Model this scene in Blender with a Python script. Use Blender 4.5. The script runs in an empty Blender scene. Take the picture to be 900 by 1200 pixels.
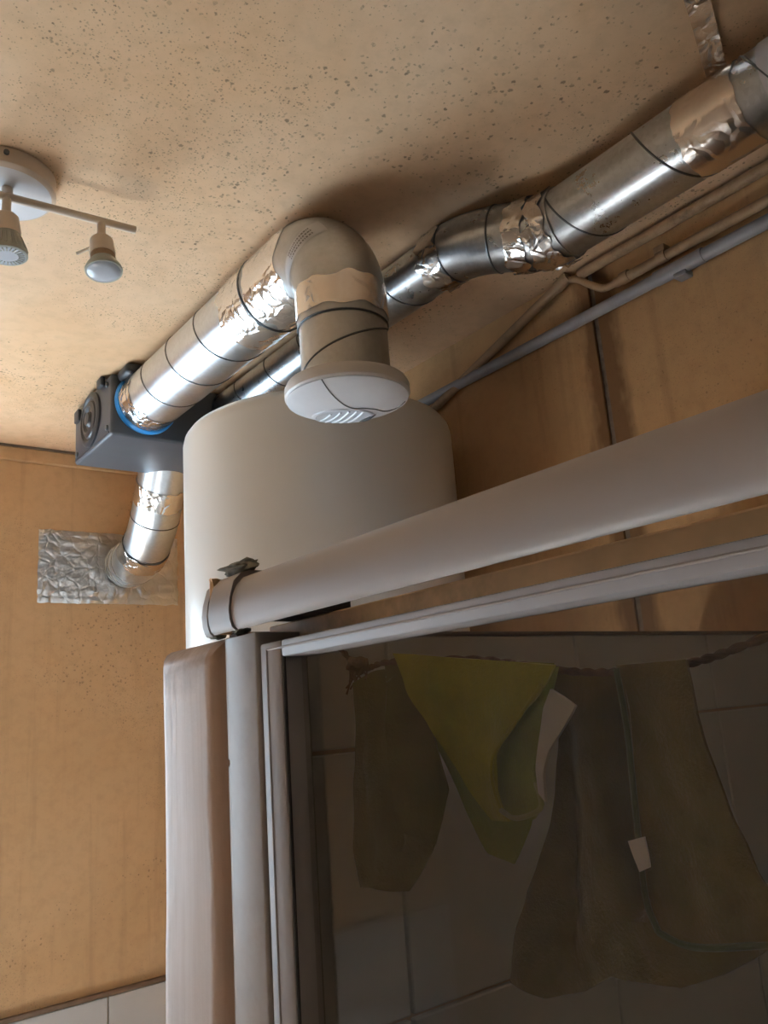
import bpy, bmesh, math, random
from mathutils import Vector, Matrix, noise
random.seed(7)
PI = math.pi
EYE = 1.6                                   # height of the lens above the floor
scene = bpy.context.scene
col = scene.collection

# ------------------------------------------------------------------ camera
def make_camera():
    yaw, pitch, roll, f = 0.67018815, 0.23832111, -0.07493873, 952.505
    cy, sy, cp, sp = math.cos(yaw), math.sin(yaw), math.cos(pitch), math.sin(pitch)
    F = Vector((sy*cp, cy*cp, sp)); Rt = Vector((cy, -sy, 0)); U = Rt.cross(F)
    cr, sr = math.cos(roll), math.sin(roll)
    R2 = Rt*cr + U*sr; U2 = -Rt*sr + U*cr
    cam = bpy.data.cameras.new('camera'); o = bpy.data.objects.new('camera', cam); col.objects.link(o)
    cam.sensor_fit = 'VERTICAL'; cam.sensor_height = 36; cam.sensor_width = 27
    cam.lens = f/1200*36; cam.clip_start = 0.01; cam.clip_end = 100
    o.matrix_world = Matrix(((R2.x, U2.x, -F.x, 0), (R2.y, U2.y, -F.y, 0), (R2.z, U2.z, -F.z, EYE), (0, 0, 0, 1)))
    scene.camera = o
make_camera()

# ------------------------------------------------------------------ light
vs = scene.view_settings
scene.display_settings.display_device = 'sRGB'
vs.view_transform = 'Standard'; vs.look = 'None'; vs.gamma = 1; vs.use_curve_mapping = False
vs.exposure = 0.22
w = bpy.data.worlds.new('daylight'); scene.world = w; w.use_nodes = True
bg = w.node_tree.nodes['Background']; bg.inputs[0].default_value = (0.64, 0.83, 1.0, 1); bg.inputs[1].default_value = 10.0
sun = bpy.data.lights.new('sun', 'SUN'); sun.energy = 115; sun.angle = 0.02; sun.color = (0.95, 0.98, 1.0)
so = bpy.data.objects.new('sun', sun); col.objects.link(so)
so.rotation_euler = Vector((-0.30, -0.50, -1.0)).to_track_quat('-Z', 'Y').to_euler()
# room limits (x, y relative to the lens; z relative to the lens height)
WX, BY, CZ, FZ = 1.12, 2.156, 0.737, -1.6
LX, NY = -1.25, -1.35
WIN = (-0.42, 0.46, -0.55, 0.42)            # window in the back wall, left of the frame: x0, x1, z0, z1
por = bpy.data.lights.new('window_portal', 'AREA'); por.shape = 'RECTANGLE'
por.size = WIN[1]-WIN[0]; por.size_y = WIN[3]-WIN[2]; por.cycles.is_portal = True
po = bpy.data.objects.new('window_portal', por); col.objects.link(po)
po.location = ((WIN[0]+WIN[1])/2, BY+0.16, EYE+(WIN[2]+WIN[3])/2)
po.rotation_euler = Vector((0, -1, 0)).to_track_quat('-Z', 'Y').to_euler()

# ------------------------------------------------------------------ materials
class NT:
    def __init__(s, name):
        s.m = bpy.data.materials.new(name); s.m.use_nodes = True
        s.t = s.m.node_tree; s.b = s.t.nodes['Principled BSDF']; s.out = s.t.nodes['Material Output']
    def n(s, typ, **kw):
        x = s.t.nodes.new(typ)
        for k, v in kw.items(): setattr(x, k, v)
        return x
    def l(s, a, b): s.t.links.new(a, b)
    def pos(s):
        return s.n('ShaderNodeNewGeometry').outputs['Position']
    def mapped(s, scale):
        mp = s.n('ShaderNodeMapping'); s.l(s.pos(), mp.inputs['Vector']); mp.inputs['Scale'].default_value = scale
        return mp.outputs['Vector']
    def noise(s, scale, detail=4, rough=.55, vec=None, dist=0):
        x = s.n('ShaderNodeTexNoise'); x.inputs['Scale'].default_value = scale; x.inputs['Detail'].default_value = detail
        x.inputs['Roughness'].default_value = rough; x.inputs['Distortion'].default_value = dist
        s.l(vec if vec is not None else s.pos(), x.inputs['Vector']); return x.outputs['Fac']
    def ramp(s, fac, stops):
        r = s.n('ShaderNodeValToRGB'); e = r.color_ramp.elements
        while len(e) < len(stops): e.new(0.5)
        for k, (p, c) in enumerate(stops):
            e[k].position = p; e[k].color = (c, c, c, 1) if not isinstance(c, tuple) else (*c, 1)
        s.l(fac, r.inputs['Fac']); return r.outputs['Color']
    def math(s, op, a, b=None, clamp=False):
        x = s.n('ShaderNodeMath', operation=op); x.use_clamp = clamp
        for i, v in enumerate((a, b)):
            if v is None: continue
            if isinstance(v, (int, float)): x.inputs[i].default_value = v
            else: s.l(v, x.inputs[i])
        return x.outputs[0]
    def mix(s, fac, a, b):
        x = s.n('ShaderNodeMix', data_type='RGBA')
        for sock, v in ((x.inputs[0], fac), (x.inputs[6], a), (x.inputs[7], b)):
            if isinstance(v, (int, float)): sock.default_value = v
            elif isinstance(v, tuple): sock.default_value = (*v, 1)
            else: s.l(v, sock)
        return x.outputs[2]
    def bump(s, h, strength=.3, dist=.002):
        x = s.n('ShaderNodeBump'); x.inputs['Strength'].default_value = strength; x.inputs['Distance'].default_value = dist
        s.l(h, x.inputs['Height']); s.l(x.outputs['Normal'], s.b.inputs['Normal'])
    def set(s, rough=.5, metal=0., spec=.5, color=None):
        s.b.inputs['Roughness'].default_value = rough; s.b.inputs['Metallic'].default_value = metal
        s.b.inputs['Specular IOR Level'].default_value = spec
        if isinstance(color, tuple): s.b.inputs['Base Color'].default_value = (*color, 1)
        elif color is not None: s.l(color, s.b.inputs['Base Color'])
        return s.m
def speckle(t, vec, scale, r0, r1, cl_scale, cl_lo, cl_hi, seed):
    """dots of mould: random round specks, dense only inside soft clusters"""
    v = t.n('ShaderNodeTexVoronoi'); v.inputs['Scale'].default_value = scale
    off = t.n('ShaderNodeVectorMath', operation='ADD'); t.l(vec, off.inputs[0]); off.inputs[1].default_value = (seed, seed*1.7, seed*.6)
    wob = t.n('ShaderNodeTexNoise'); wob.inputs['Scale'].default_value = scale*1.6; t.l(off.outputs[0], wob.inputs['Vector'])
    wv = t.n('ShaderNodeVectorMath', operation='SCALE'); t.l(wob.outputs['Color'], wv.inputs[0]); wv.inputs['Scale'].default_value = .9/scale
    ad = t.n('ShaderNodeVectorMath', operation='ADD'); t.l(off.outputs[0], ad.inputs[0]); t.l(wv.outputs[0], ad.inputs[1])
    t.l(ad.outputs[0], v.inputs['Vector'])
    sep = t.n('ShaderNodeSeparateColor'); t.l(v.outputs['Color'], sep.inputs[0])
    cl = t.noise(cl_scale, 3, .6, off.outputs[0])
    clm = t.ramp(cl, [(cl_lo, 0.), (cl_hi, 1.)])
    rad = t.math('MULTIPLY', t.math('POWER', sep.outputs[0], 2.5), r1)
    rad = t.math('ADD', rad, r0)
    thr = t.math('MULTIPLY', rad, clm)
    d = t.math('SUBTRACT', thr, v.outputs['Distance'])
    return t.math('MULTIPLY', t.math('MULTIPLY', d, 5.0, True), t.math('ADD', t.math('MULTIPLY', sep.outputs[1], .55), .3), True)
def board(name, c_light, c_dark, speck, streak=None, bump=.15, more=0., seams=()):
    t = NT(name); vec = t.pos()
    big = t.noise(2.2, 5, .6, vec, .4)
    base = t.mix(t.ramp(big, [(.3, 0.), (.72, 1.)]), c_light, c_dark)
    fine = t.noise(38, 5, .65, vec)
    base = t.mix(t.math('MULTIPLY', t.ramp(fine, [(.45, 0.), (.75, 1.)]), .22), base, tuple(c*.55 for c in c_dark))
    if streak:
        sv = t.mapped((28, 28, 1.6))
        st = t.noise(1.0, 4, .6, sv)
        base = t.mix(t.math('MULTIPLY', t.ramp(st, [(.55, 0.), (.8, 1.)]), streak), base, tuple(c*.42 for c in c_dark))
    m1 = speckle(t, vec, 150, .10, .46, 2.6, .40-more, .62-more, 0)
    m2 = speckle(t, vec, 300, .14, .42, 3.0, .40-more, .60-more, 3.1)
    m3 = speckle(t, vec, 85, .02, .17, 2.0, .38, .7, 7.7)
    mm = t.math('MAXIMUM', t.math('MAXIMUM', m1, m2), m3)
    base = t.mix(t.math('MULTIPLY', mm, speck), base, (.085, .05, .028))
    for ys in seams:                         # brown drip stains that grew along a joint
        sp_ = t.n('ShaderNodeSeparateXYZ'); t.l(vec, sp_.inputs[0])
        dist = t.math('ABSOLUTE', t.math('SUBTRACT', sp_.outputs[1], ys))
        wd = t.math('MULTIPLY', t.noise(1, 4, .7, t.mapped((9, 9, 4))), .10)
        base = t.mix(t.math('MULTIPLY', t.math('MULTIPLY', t.math('SUBTRACT', wd, dist), 45, True), .75), base, (.13, .06, .025))
    t.bump(t.noise(90, 4, .6, vec), bump, .001)
    return t.set(.75, 0, .25, base)
def plain(name, c, rough=.5, metal=0., spec=.5, var=.12, scale=25, bump=0., bscale=120, dirt=None, dirt_amt=0., dirt_scale=14):
    t = NT(name)
    nz = t.noise(scale, 4, .6)
    base = t.mix(t.ramp(nz, [(.3, 0.), (.7, 1.)]), tuple(min(1, x*(1+var)) for x in c), tuple(x*(1-var) for x in c))
    if dirt:
        dn = t.noise(dirt_scale, 5, .7)
        base = t.mix(t.math('MULTIPLY', t.ramp(dn, [(.5, 0.), (.72, 1.)]), dirt_amt), base, dirt)
    if bump: t.bump(t.noise(bscale, 4, .6), bump, .002)
    return t.set(rough, metal, spec, base)
M = {}
M['ceiling'] = board('mouldy_ceiling_paint', (.82, .60, .40), (.67, .42, .225), .85, more=.02)
M['wall'] = board('stained_tan_board', (.65, .425, .235), (.56, .34, .165), .62, .35)
M['wallright'] = board('mouldy_tan_board', (.60, .375, .185), (.49, .28, .125), .75, .4, more=.08, seams=(.7805,))
M['floor'] = plain('pale_floor_tile', (.72, .72, .71), .35, var=.05)
M['frontwall'] = plain('brown_wall_paint', (.33, .25, .18), .7, var=.08, scale=4)
M['leftwall'] = plain('tan_wall_paint', (.24, .17, .11), .7, var=.05, scale=4)
M['tile'] = plain('glazed_offwhite_tile', (.60, .58, .57), .22, var=.04, scale=6)
M['grout'] = plain('brown_grout', (.20, .15, .11), .9, var=.25, scale=60)
M['trim'] = plain('brown_edge_trim', (.17, .11, .07), .6, var=.2)
M['white'] = plain('white_plastic', (.74, .70, .68), .38, var=.03, scale=8)
M['whiteold'] = plain('aged_white_plastic', (.38, .34, .32), .5, 0., .25, var=.05, scale=9, dirt=(.25, .17, .10), dirt_amt=.25, dirt_scale=30)
M['alu'] = plain('greyed_white_aluminium', (.35, .315, .305), .5, 0., .2, var=.03, scale=8)
M['header'] = plain('dulled_white_plastic', (.36, .305, .28), .42, var=.04, scale=6)
M['batten'] = plain('yellowed_batten', (.76, .48, .25), .6, var=.15, scale=18, dirt=(.12, .07, .04), dirt_amt=.5)
M['cream'] = plain('cream_strip', (.80, .64, .46), .6, var=.05)
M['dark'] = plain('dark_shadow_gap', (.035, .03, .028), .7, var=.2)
M['fan'] = plain('charcoal_plastic', (.065, .072, .085), .42, var=.10, scale=10, bump=.1, bscale=300)
M['fandark'] = plain('black_plastic', (.03, .033, .04), .38, var=.1)
M['blue'] = plain('blue_gasket', (.02, .24, .62), .4, var=.1)
M['tank'] = plain('cream_white_enamel', (.80, .775, .735), .28, var=.015, scale=3)
M['pipegrey'] = plain('grey_conduit', (.30, .30, .32), .45, var=.06, dirt=(.2, .13, .08), dirt_amt=.3)
M['pipepaint'] = plain('painted_pipe', (.36, .235, .13), .6, var=.12, dirt=(.14, .09, .05), dirt_amt=.7, dirt_scale=24)
M['lampcase'] = plain('cream_lamp_enamel', (.72, .60, .48), .4, var=.05)
M['lampwhite'] = plain('white_lamp_cover', (.82, .83, .86), .3, var=.03)
M['bulbgrey'] = plain('grey_bulb_heatsink', (.40, .41, .36), .5, var=.06)
M['lens'] = plain('frosted_bulb_lens', (.56, .60, .66), .18, var=.04)
M['louvre'] = plain('pale_grey_louvre', (.66, .69, .74), .35, var=.03)
M['rope'] = plain('brown_twine', (.15, .085, .05), .95, var=.35, scale=160, bump=.6, bscale=260)
M['plaster'] = plain('crumbling_plaster', (.22, .20, .15), .95, var=.35, scale=70, bump=.8, bscale=120)
M['sticker'] = plain('faded_sticker', (.55, .54, .54), .5, var=.05)
M['label'] = plain('pale_label_paper', (.62, .60, .63), .5, var=.05)
M['ink'] = plain('faded_ink', (.20, .18, .17), .6, var=.2)
def cloth_mat(name, c, c2):
    t = NT(name)
    nz = t.noise(26, 5, .65); fz = t.noise(420, 3, .7)
    base = t.mix(t.ramp(nz, [(.35, 0.), (.68, 1.)]), c, c2)
    base = t.mix(t.math('MULTIPLY', fz, .35), base, tuple(x*.45 for x in c2))
    t.bump(fz, .7, .0015); m = t.set(.95, 0, .1, base)
    t.b.inputs['Sheen Weight'].default_value = .25
    return m
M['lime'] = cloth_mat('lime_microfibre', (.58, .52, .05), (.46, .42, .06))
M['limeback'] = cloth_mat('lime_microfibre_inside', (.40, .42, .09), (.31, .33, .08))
M['olive'] = cloth_mat('olive_microfibre', (.23, .16, .045), (.165, .11, .03))
M['olivegreen'] = cloth_mat('green_olive_hem', (.15, .155, .06), (.12, .12, .05))
M['darkolive'] = cloth_mat('dull_olive_microfibre', (.22, .20, .06), (.16, .14, .045))
M['hemlight'] = cloth_mat('pale_green_hem', (.52, .50, .20), (.44, .43, .18))
M['tag'] = plain('white_cloth_tag', (.66, .57, .50), .85, var=.06)
def metal_mat(name, c, rough, spangle, bump, bscale, grime=.0):
    t = NT(name)
    v = t.n('ShaderNodeTexVoronoi'); v.inputs['Scale'].default_value = 170; t.l(t.pos(), v.inputs['Vector'])
    sp = t.n('ShaderNodeSeparateColor'); t.l(v.outputs['Color'], sp.inputs[0])
    base = t.mix(t.math('MULTIPLY', sp.outputs[0], spangle), c, tuple(x*.7 for x in c))
    if grime:
        base = t.mix(t.math('MULTIPLY', t.ramp(t.noise(16, 5, .7), [(.45, 0.), (.75, 1.)]), grime), base, (.25, .22, .19))
    r = t.math('ADD', t.math('MULTIPLY', t.noise(22, 5, .7), .22), rough-.11)
    t.bump(t.noise(bscale, 4, .6), bump, .002)
    m = t.set(rough, 1., .5, base); t.l(r, t.b.inputs['Roughness']); return m
M['galv'] = metal_mat('galvanised_steel', (.72, .76, .80), .34, .25, .06, 60)
M['galvdull'] = metal_mat('dull_galvanised_steel', (.52, .52, .51), .42, .2, .06, 60, .3)
M['galvdark'] = metal_mat('worn_galvanised_steel', (.56, .59, .62), .30, .45, .08, 50, .25)
M['seam'] = metal_mat('dark_lock_seam', (.16, .17, .18), .45, .2, .05, 60)
def foil_mat(name, c, rough, sc, st):
    t = NT(name)
    v = t.n('ShaderNodeTexVoronoi', feature='DISTANCE_TO_EDGE'); v.inputs['Scale'].default_value = sc
    wb = t.n('ShaderNodeTexNoise'); wb.inputs['Scale'].default_value = sc*.7; t.l(t.pos(), wb.inputs['Vector'])
    sc_ = t.n('ShaderNodeVectorMath', operation='SCALE'); t.l(wb.outputs['Color'], sc_.inputs[0]); sc_.inputs['Scale'].default_value = 1.2/sc
    ad = t.n('ShaderNodeVectorMath', operation='ADD'); t.l(t.pos(), ad.inputs[0]); t.l(sc_.outputs[0], ad.inputs[1]); t.l(ad.outputs[0], v.inputs['Vector'])
    h = t.math('ADD', t.ramp(v.outputs['Distance'], [(0, 0.), (.16, 1.)]), t.math('MULTIPLY', t.noise(sc*1.1, 3, .6), 1.2))
    t.bump(h, st, .003)
    return t.set(rough, 1., .5, c)
M['foil'] = foil_mat('crumpled_foil_tape', (.88, .87, .86), .18, 34, .28)
M['foilflat'] = foil_mat('smooth_foil_tape', (.82, .76, .70), .22, 26, .22)
M['foilpatch'] = foil_mat('foil_patch', (.72, .70, .68), .28, 30, .2)
def glass_mat():
    t = NT('dusty_shower_glass')
    tr = t.n('ShaderNodeBsdfTransparent'); tr.inputs[0].default_value = (.80, .79, .77, 1)
    gl = t.n('ShaderNodeBsdfGlossy'); gl.inputs['Roughness'].default_value = .03; gl.inputs[0].default_value = (.95, .96, 1, 1)
    fr = t.n('ShaderNodeFresnel'); fr.inputs['IOR'].default_value = 1.45
    geo = t.n('ShaderNodeNewGeometry'); front = t.math('SUBTRACT', 1.0, geo.outputs['Backfacing'])
    mx = t.n('ShaderNodeMixShader'); t.l(t.math('MULTIPLY', fr.outputs[0], front), mx.inputs[0]); t.l(tr.outputs[0], mx.inputs[1]); t.l(gl.outputs[0], mx.inputs[2])
    df = t.n('ShaderNodeBsdfDiffuse'); df.inputs[0].default_value = (.6, .56, .52, 1)
    m2 = t.n('ShaderNodeMixShader')
    dust = t.math('ADD', t.math('MULTIPLY', t.noise(9, 5, .7), .016), .008)
    t.l(dust, m2.inputs[0]); t.l(mx.outputs[0], m2.inputs[1]); t.l(df.outputs[0], m2.inputs[2])
    t.l(m2.outputs[0], t.out.inputs['Surface']); return t.m
M['glass'] = glass_mat()
def window_glass():
    t = NT('clear_window_glass')
    tr = t.n('ShaderNodeBsdfTransparent'); gl = t.n('ShaderNodeBsdfGlossy'); gl.inputs['Roughness'].default_value = .02
    mx = t.n('ShaderNodeMixShader'); mx.inputs[0].default_value = .06
    t.l(tr.outputs[0], mx.inputs[1]); t.l(gl.outputs[0], mx.inputs[2]); t.l(mx.outputs[0], t.out.inputs['Surface']); return t.m
M['winglass'] = window_glass()

# ------------------------------------------------------------------ mesh helpers
ORG = {}                                     # world origin of each parent
def finish(bm, angle=35):
    bmesh.ops.recalc_face_normals(bm, faces=bm.faces)
    lim = math.radians(angle)
    for f in bm.faces: f.smooth = True
    for e in bm.edges:
        e.smooth = not (len(e.link_faces) == 2 and e.calc_face_angle(0) > lim)
def link(name, bm, mat, parent=None, origin=None, recalc=True):
    if recalc: finish(bm)
    else:
        for f in bm.faces: f.smooth = True
    if origin is None:
        if parent is not None: org = Vector(ORG[parent.name])
        else:
            vs_ = [v.co for v in bm.verts]
            org = Vector(((min(v.x for v in vs_)+max(v.x for v in vs_))/2, (min(v.y for v in vs_)+max(v.y for v in vs_))/2, min(v.z for v in vs_)))
    else: org = Vector(origin)
    for v in bm.verts: v.co -= org
    me = bpy.data.meshes.new(name); bm.to_mesh(me); bm.free()
    me.materials.append(mat)
    o = bpy.data.objects.new(name, me); col.objects.link(o)
    if parent is not None:
        o.parent = parent; o.location = org-Vector(ORG[parent.name])
    else: o.location = org+Vector((0, 0, EYE))
    ORG[o.name] = org
    return o
def thing(name, label, cat, loc, group=None):
    o = bpy.data.objects.new(name, None); col.objects.link(o); o.empty_display_size = .05
    o.location = Vector(loc)+Vector((0, 0, EYE)); ORG[o.name] = Vector(loc)
    o['label'] = label; o['category'] = cat
    if group: o['group'] = group
    return o
def tag(o, label, cat, group=None):
    o['label'] = label; o['category'] = cat
    if group: o['group'] = group
    return o
def struct(o): o['kind'] = 'structure'; return o
def box(bm, x0, x1, y0, y1, z0, z1, bev=0., seg=2, zedges=False):
    vs_ = [bm.verts.new((x, y, z)) for x in (x0, x1) for y in (y0, y1) for z in (z0, z1)]
    idx = [(0, 1, 3, 2), (4, 6, 7, 5), (0, 4, 5, 1), (2, 3, 7, 6), (0, 2, 6, 4), (1, 5, 7, 3)]
    fs = [bm.faces.new([vs_[i] for i in q]) for q in idx]
    if bev:
        es = list({e for f in fs for e in f.edges})
        if zedges: es = [e for e in es if abs(e.verts[0].co.z-e.verts[1].co.z) > 1e-6]
        bmesh.ops.bevel(bm, geom=es, offset=bev, segments=seg, affect='EDGES', profile=.5)
    return bm
def nbox(*a, **k): return box(bmesh.new(), *a, **k)
def frame_at(d):
    d = d.normalized()
    a = d.cross(Vector((0, 0, 1)) if abs(d.z) < .95 else Vector((1, 0, 0))).normalized()
    return a, d.cross(a)
def sweep(bm, pts, rads, n=24, cap=True, jitter=0., closed=False):
    """round tube through pts; rads one number or one per point"""
    pts = [Vector(q) for q in pts]; N = len(pts)
    if not hasattr(rads, '__len__'): rads = [rads]*N
    rings = []; a = None
    for i, q in enumerate(pts):
        d = (pts[min(i+1, N-1)]-pts[max(i-1, 0)])
        if closed: d = pts[(i+1) % N]-pts[i-1]
        d.normalize()
        if a is None: a, b = frame_at(d)
        else:
            a = (a-d*a.dot(d)).normalized(); b = d.cross(a)
        ring = []
        for k in range(n):
            t = 2*PI*k/n; r = rads[i]+(random.uniform(-jitter, jitter) if jitter else 0)
            ring.append(bm.verts.new(q+(a*math.cos(t)+b*math.sin(t))*r))
        rings.append(ring)
    m = N if closed else N-1
    for i in range(m):
        A, B = rings[i], rings[(i+1) % N]
        for k in range(n): bm.faces.new((A[k], A[(k+1) % n], B[(k+1) % n], B[k]))
    if cap and not closed:
        bm.faces.new(rings[0][::-1]); bm.faces.new(rings[-1])
    return bm
def lathe(bm, prof, c, n=48, axis=Vector((0, 0, 1))):
    """prof: (radius, distance along axis) from one end to the other"""
    axis = Vector(axis).normalized(); a, b = frame_at(axis); c = Vector(c); rings = []
    for r, h in prof:
        if r < 1e-6: rings.append([bm.verts.new(c+axis*h)])
        else: rings.append([bm.verts.new(c+axis*h+(a*math.cos(2*PI*k/n)+b*math.sin(2*PI*k/n))*r) for k in range(n)])
    for A, B in zip(rings, rings[1:]):
        for k in range(n):
            k2 = (k+1) % n
            if len(A) == 1 and len(B) == 1: continue
            if len(A) == 1: bm.faces.new((A[0], B[k2], B[k]))
            elif len(B) == 1: bm.faces.new((A[k], A[k2], B[0]))
            else: bm.faces.new((A[k], A[k2], B[k2], B[k]))
    return bm
def helix(bm, p0, p1, r, pitch, phase, bead=.0016, n=6, per=40):
    """raised lock seam wound round a straight pipe"""
    p0 = Vector(p0); p1 = Vector(p1); d = p1-p0; L = d.length; d.normalize(); a, b = frame_at(d)
    N = int(L/pitch*per); pts = []
    for i in range(N+1):
        s = L*i/N; t = phase+2*PI*s/pitch
        pts.append(p0+d*s+(a*math.cos(t)+b*math.sin(t))*r)
    return sweep(bm, pts, bead, n)
def ring_bead(bm, c, axis, r, bead=.0016, n=48):
    a, b = frame_at(Vector(axis)); c = Vector(c)
    return sweep(bm, [c+(a*math.cos(2*PI*k/n)+b*math.sin(2*PI*k/n))*r for k in range(n)], bead, 6, closed=True)
def crumple(bm, amp, sc=60., seed=0.):
    for v in bm.verts:
        q = v.co*sc+Vector((seed, seed*2, -seed))
        v.co += noise.noise_vector(q)*amp
    return bm
def tape_band(bm, pts, r, n=56, amp=.0022, ragged=.007, seed=0.):
    """foil tape wound round a pipe: wrinkled, with a ragged torn edge"""
    pts = [Vector(q) for q in pts]; N = len(pts); rings = []; a = None
    for i, q in enumerate(pts):
        d = (pts[min(i+1, N-1)]-pts[max(i-1, 0)]).normalized()
        if a is None: a, b = frame_at(d)
        else: a = (a-d*a.dot(d)).normalized(); b = d.cross(a)
        ring = []
        for k in range(n):
            t = 2*PI*k/n; dirv = a*math.cos(t)+b*math.sin(t)
            h = noise.noise(Vector((math.cos(t)*4+seed, math.sin(t)*4, i*.55+seed*3)))
            h2 = noise.noise(Vector((math.cos(t)*13+seed, math.sin(t)*13, i*1.3+seed)))
            rr = r+.0004+abs(h)*amp+abs(h2)*amp*.7
            slide = d*ragged*noise.noise(Vector((math.cos(t)*3, math.sin(t)*3, seed+i*10))) if i in (0, N-1) else Vector()
            ring.append(bm.verts.new(q+dirv*rr+slide))
        rings.append(ring)
    for A, B in zip(rings, rings[1:]):
        for k in range(n): bm.faces.new((A[k], A[(k+1) % n], B[(k+1) % n], B[k]))
    return bm
def seg(p0, p1, n): p0 = Vector(p0); p1 = Vector(p1); return [p0.lerp(p1, i/(n-1)) for i in range(n)]
def resample(line, n):
    L = [0.]
    for A, B in zip(line, line[1:]): L.append(L[-1]+math.dist(A, B))
    out = []
    for i in range(n):
        s = L[-1]*i/(n-1)
        for k in range(len(line)-1):
            if s <= L[k+1]+1e-9 or k == len(line)-2:
                t = 0 if L[k+1] == L[k] else (s-L[k])/(L[k+1]-L[k])
                out.append(tuple(a+(b-a)*t for a, b in zip(line[k], line[k+1]))); break
    return out
def smooth_curve(ctrl, n):
    """Catmull-Rom through the control points"""
    P = [Vector(c) for c in ctrl]; P = [P[0]*2-P[1]]+P+[P[-1]*2-P[-2]]; out = []
    m = len(P)-3
    for i in range(n):
        s = m*i/(n-1); k = min(int(s), m-1); t = s-k
        a, b, c, d = P[k:k+4]
        out.append(.5*((2*b)+(c-a)*t+(2*a-5*b+4*c-d)*t*t+(3*b-3*c+d-a)*t**3))
    return out

# ------------------------------------------------------------------ room shell
T = .12
bm = bmesh.new()                             # back wall with its window opening
box(bm, LX-T, WIN[0], BY, BY+T, FZ, CZ+.02); box(bm, WIN[1], WX+T, BY, BY+T, FZ, CZ+.02)
box(bm, WIN[0], WIN[1], BY, BY+T, FZ, WIN[2]); box(bm, WIN[0], WIN[1], BY, BY+T, WIN[3], CZ+.02)
wall_back = struct(link('wall_back', bm, M['wall']))
bm = bmesh.new(); fw = .04
box(bm, WIN[0], WIN[0]+fw, BY+.03, BY+.09, WIN[2], WIN[3]); box(bm, WIN[1]-fw, WIN[1], BY+.03, BY+.09, WIN[2], WIN[3])
box(bm, WIN[0]+fw, WIN[1]-fw, BY+.03, BY+.09, WIN[2], WIN[2]+fw); box(bm, WIN[0]+fw, WIN[1]-fw, BY+.03, BY+.09, WIN[3]-fw, WIN[3])
win = struct(link('window_1', bm, M['white']))
link('pane', nbox(WIN[0]+fw, WIN[1]-fw, BY+.056, BY+.062, WIN[2]+fw, WIN[3]-fw), M['winglass'], win)
ceiling = struct(link('ceiling', nbox(LX-T, WX+T, NY-T, BY+T, CZ, CZ+.10), M['ceiling']))
floor = struct(link('floor', nbox(LX-T, WX+T, NY-T, BY+T, FZ-.1, FZ), M['floor']))
wall_left = struct(link('wall_left', nbox(LX-T, LX, NY, BY, FZ, CZ), M['leftwall']))
wall_front = struct(link('wall_front', nbox(LX-T, WX+T, NY-T, NY, FZ, CZ), M['frontwall']))
# right wall: board panels with recessed joints, tiled inside the shower
wall_right = struct(link('wall_right', nbox(WX+.006, WX+T, NY, BY, FZ, CZ), M['grout']))
panel_edges = [NY, -.42, .7805, 1.98, BY]
for i in range(4):
    g = .0055
    a = panel_edges[i]+(g if i else 0); b = panel_edges[i+1]-(g if i < 3 else 0)
    link('panel', nbox(WX, WX+.006, a, b, FZ, CZ, .0012, 1), M['wallright'], wall_right)
# partition between the shower and the tank
PX, PY0, PY1, PZ = .28, .560, .687, .0652
def partition_mesh():
    bm = bmesh.new()
    box(bm, PX, WX, PY0+.007, PY1, FZ, PZ-.002)
    es = [e for e in bm.edges if abs(e.verts[0].co.x-PX) < 1e-5 and abs(e.verts[1].co.x-PX) < 1e-5 and (abs(e.verts[0].co.z-e.verts[1].co.z) > .5 or e.verts[0].co.z > 0 and e.verts[1].co.z > 0)]
    bmesh.ops.bevel(bm, geom=es, offset=.022, segments=5, affect='EDGES', profile=.5)
    bmesh.ops.subdivide_edges(bm, edges=[e for e in bm.edges if e.calc_length() > .3 and abs(e.verts[0].co.z-e.verts[1].co.z) > .3], cuts=60)
    for v in bm.verts:
        if v.co.x < PX+.05:
            v.co += noise.noise_vector(Vector((v.co.x*9, v.co.y*9, v.co.z*5)))*.002
            v.co += noise.noise_vector(v.co*45)*.0008
    return bm
def post_mat():
    t = NT('brushed_pinkish_paint')
    st = t.noise(1, 4, .65, t.mapped((120, 120, 5)))
    base = t.mix(t.ramp(st, [(.35, 0.), (.7, 1.)]), (.82, .71, .67), (.72, .60, .55))
    sep = t.n('ShaderNodeSeparateXYZ'); t.l(t.pos(), sep.inputs[0])
    # grime where dust settled on the rounded top, and a browner stripe by the frame
    top = t.math('MULTIPLY', t.math('SUBTRACT', t.math('ADD', sep.outputs[2], t.math('MULTIPLY', t.noise(30, 4, .7), .05)), EYE+.048), 26, True)
    base = t.mix(t.math('MULTIPLY', top, .8), base, (.25, .15, .09))
    stripe = t.math('MULTIPLY', t.math('SUBTRACT', PY0+.036, t.math('ADD', sep.outputs[1], t.math('MULTIPLY', t.noise(18, 3, .6), .008))), 300, True)
    base = t.mix(t.math('MULTIPLY', stripe, .8), base, (.40, .23, .13))
    sp = speckle(t, t.pos(), 150, .05, .35, 8, .5, .68, 2.0)
    base = t.mix(t.math('MULTIPLY', sp, .8), base, (.09, .06, .04))
    t.bump(t.math('ADD', st, t.noise(60, 4, .6)), .35, .0015)
    return t.set(.6, 0, .4, base)
wall_partition = struct(link('wall_partition', partition_mesh(), post_mat()))
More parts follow.
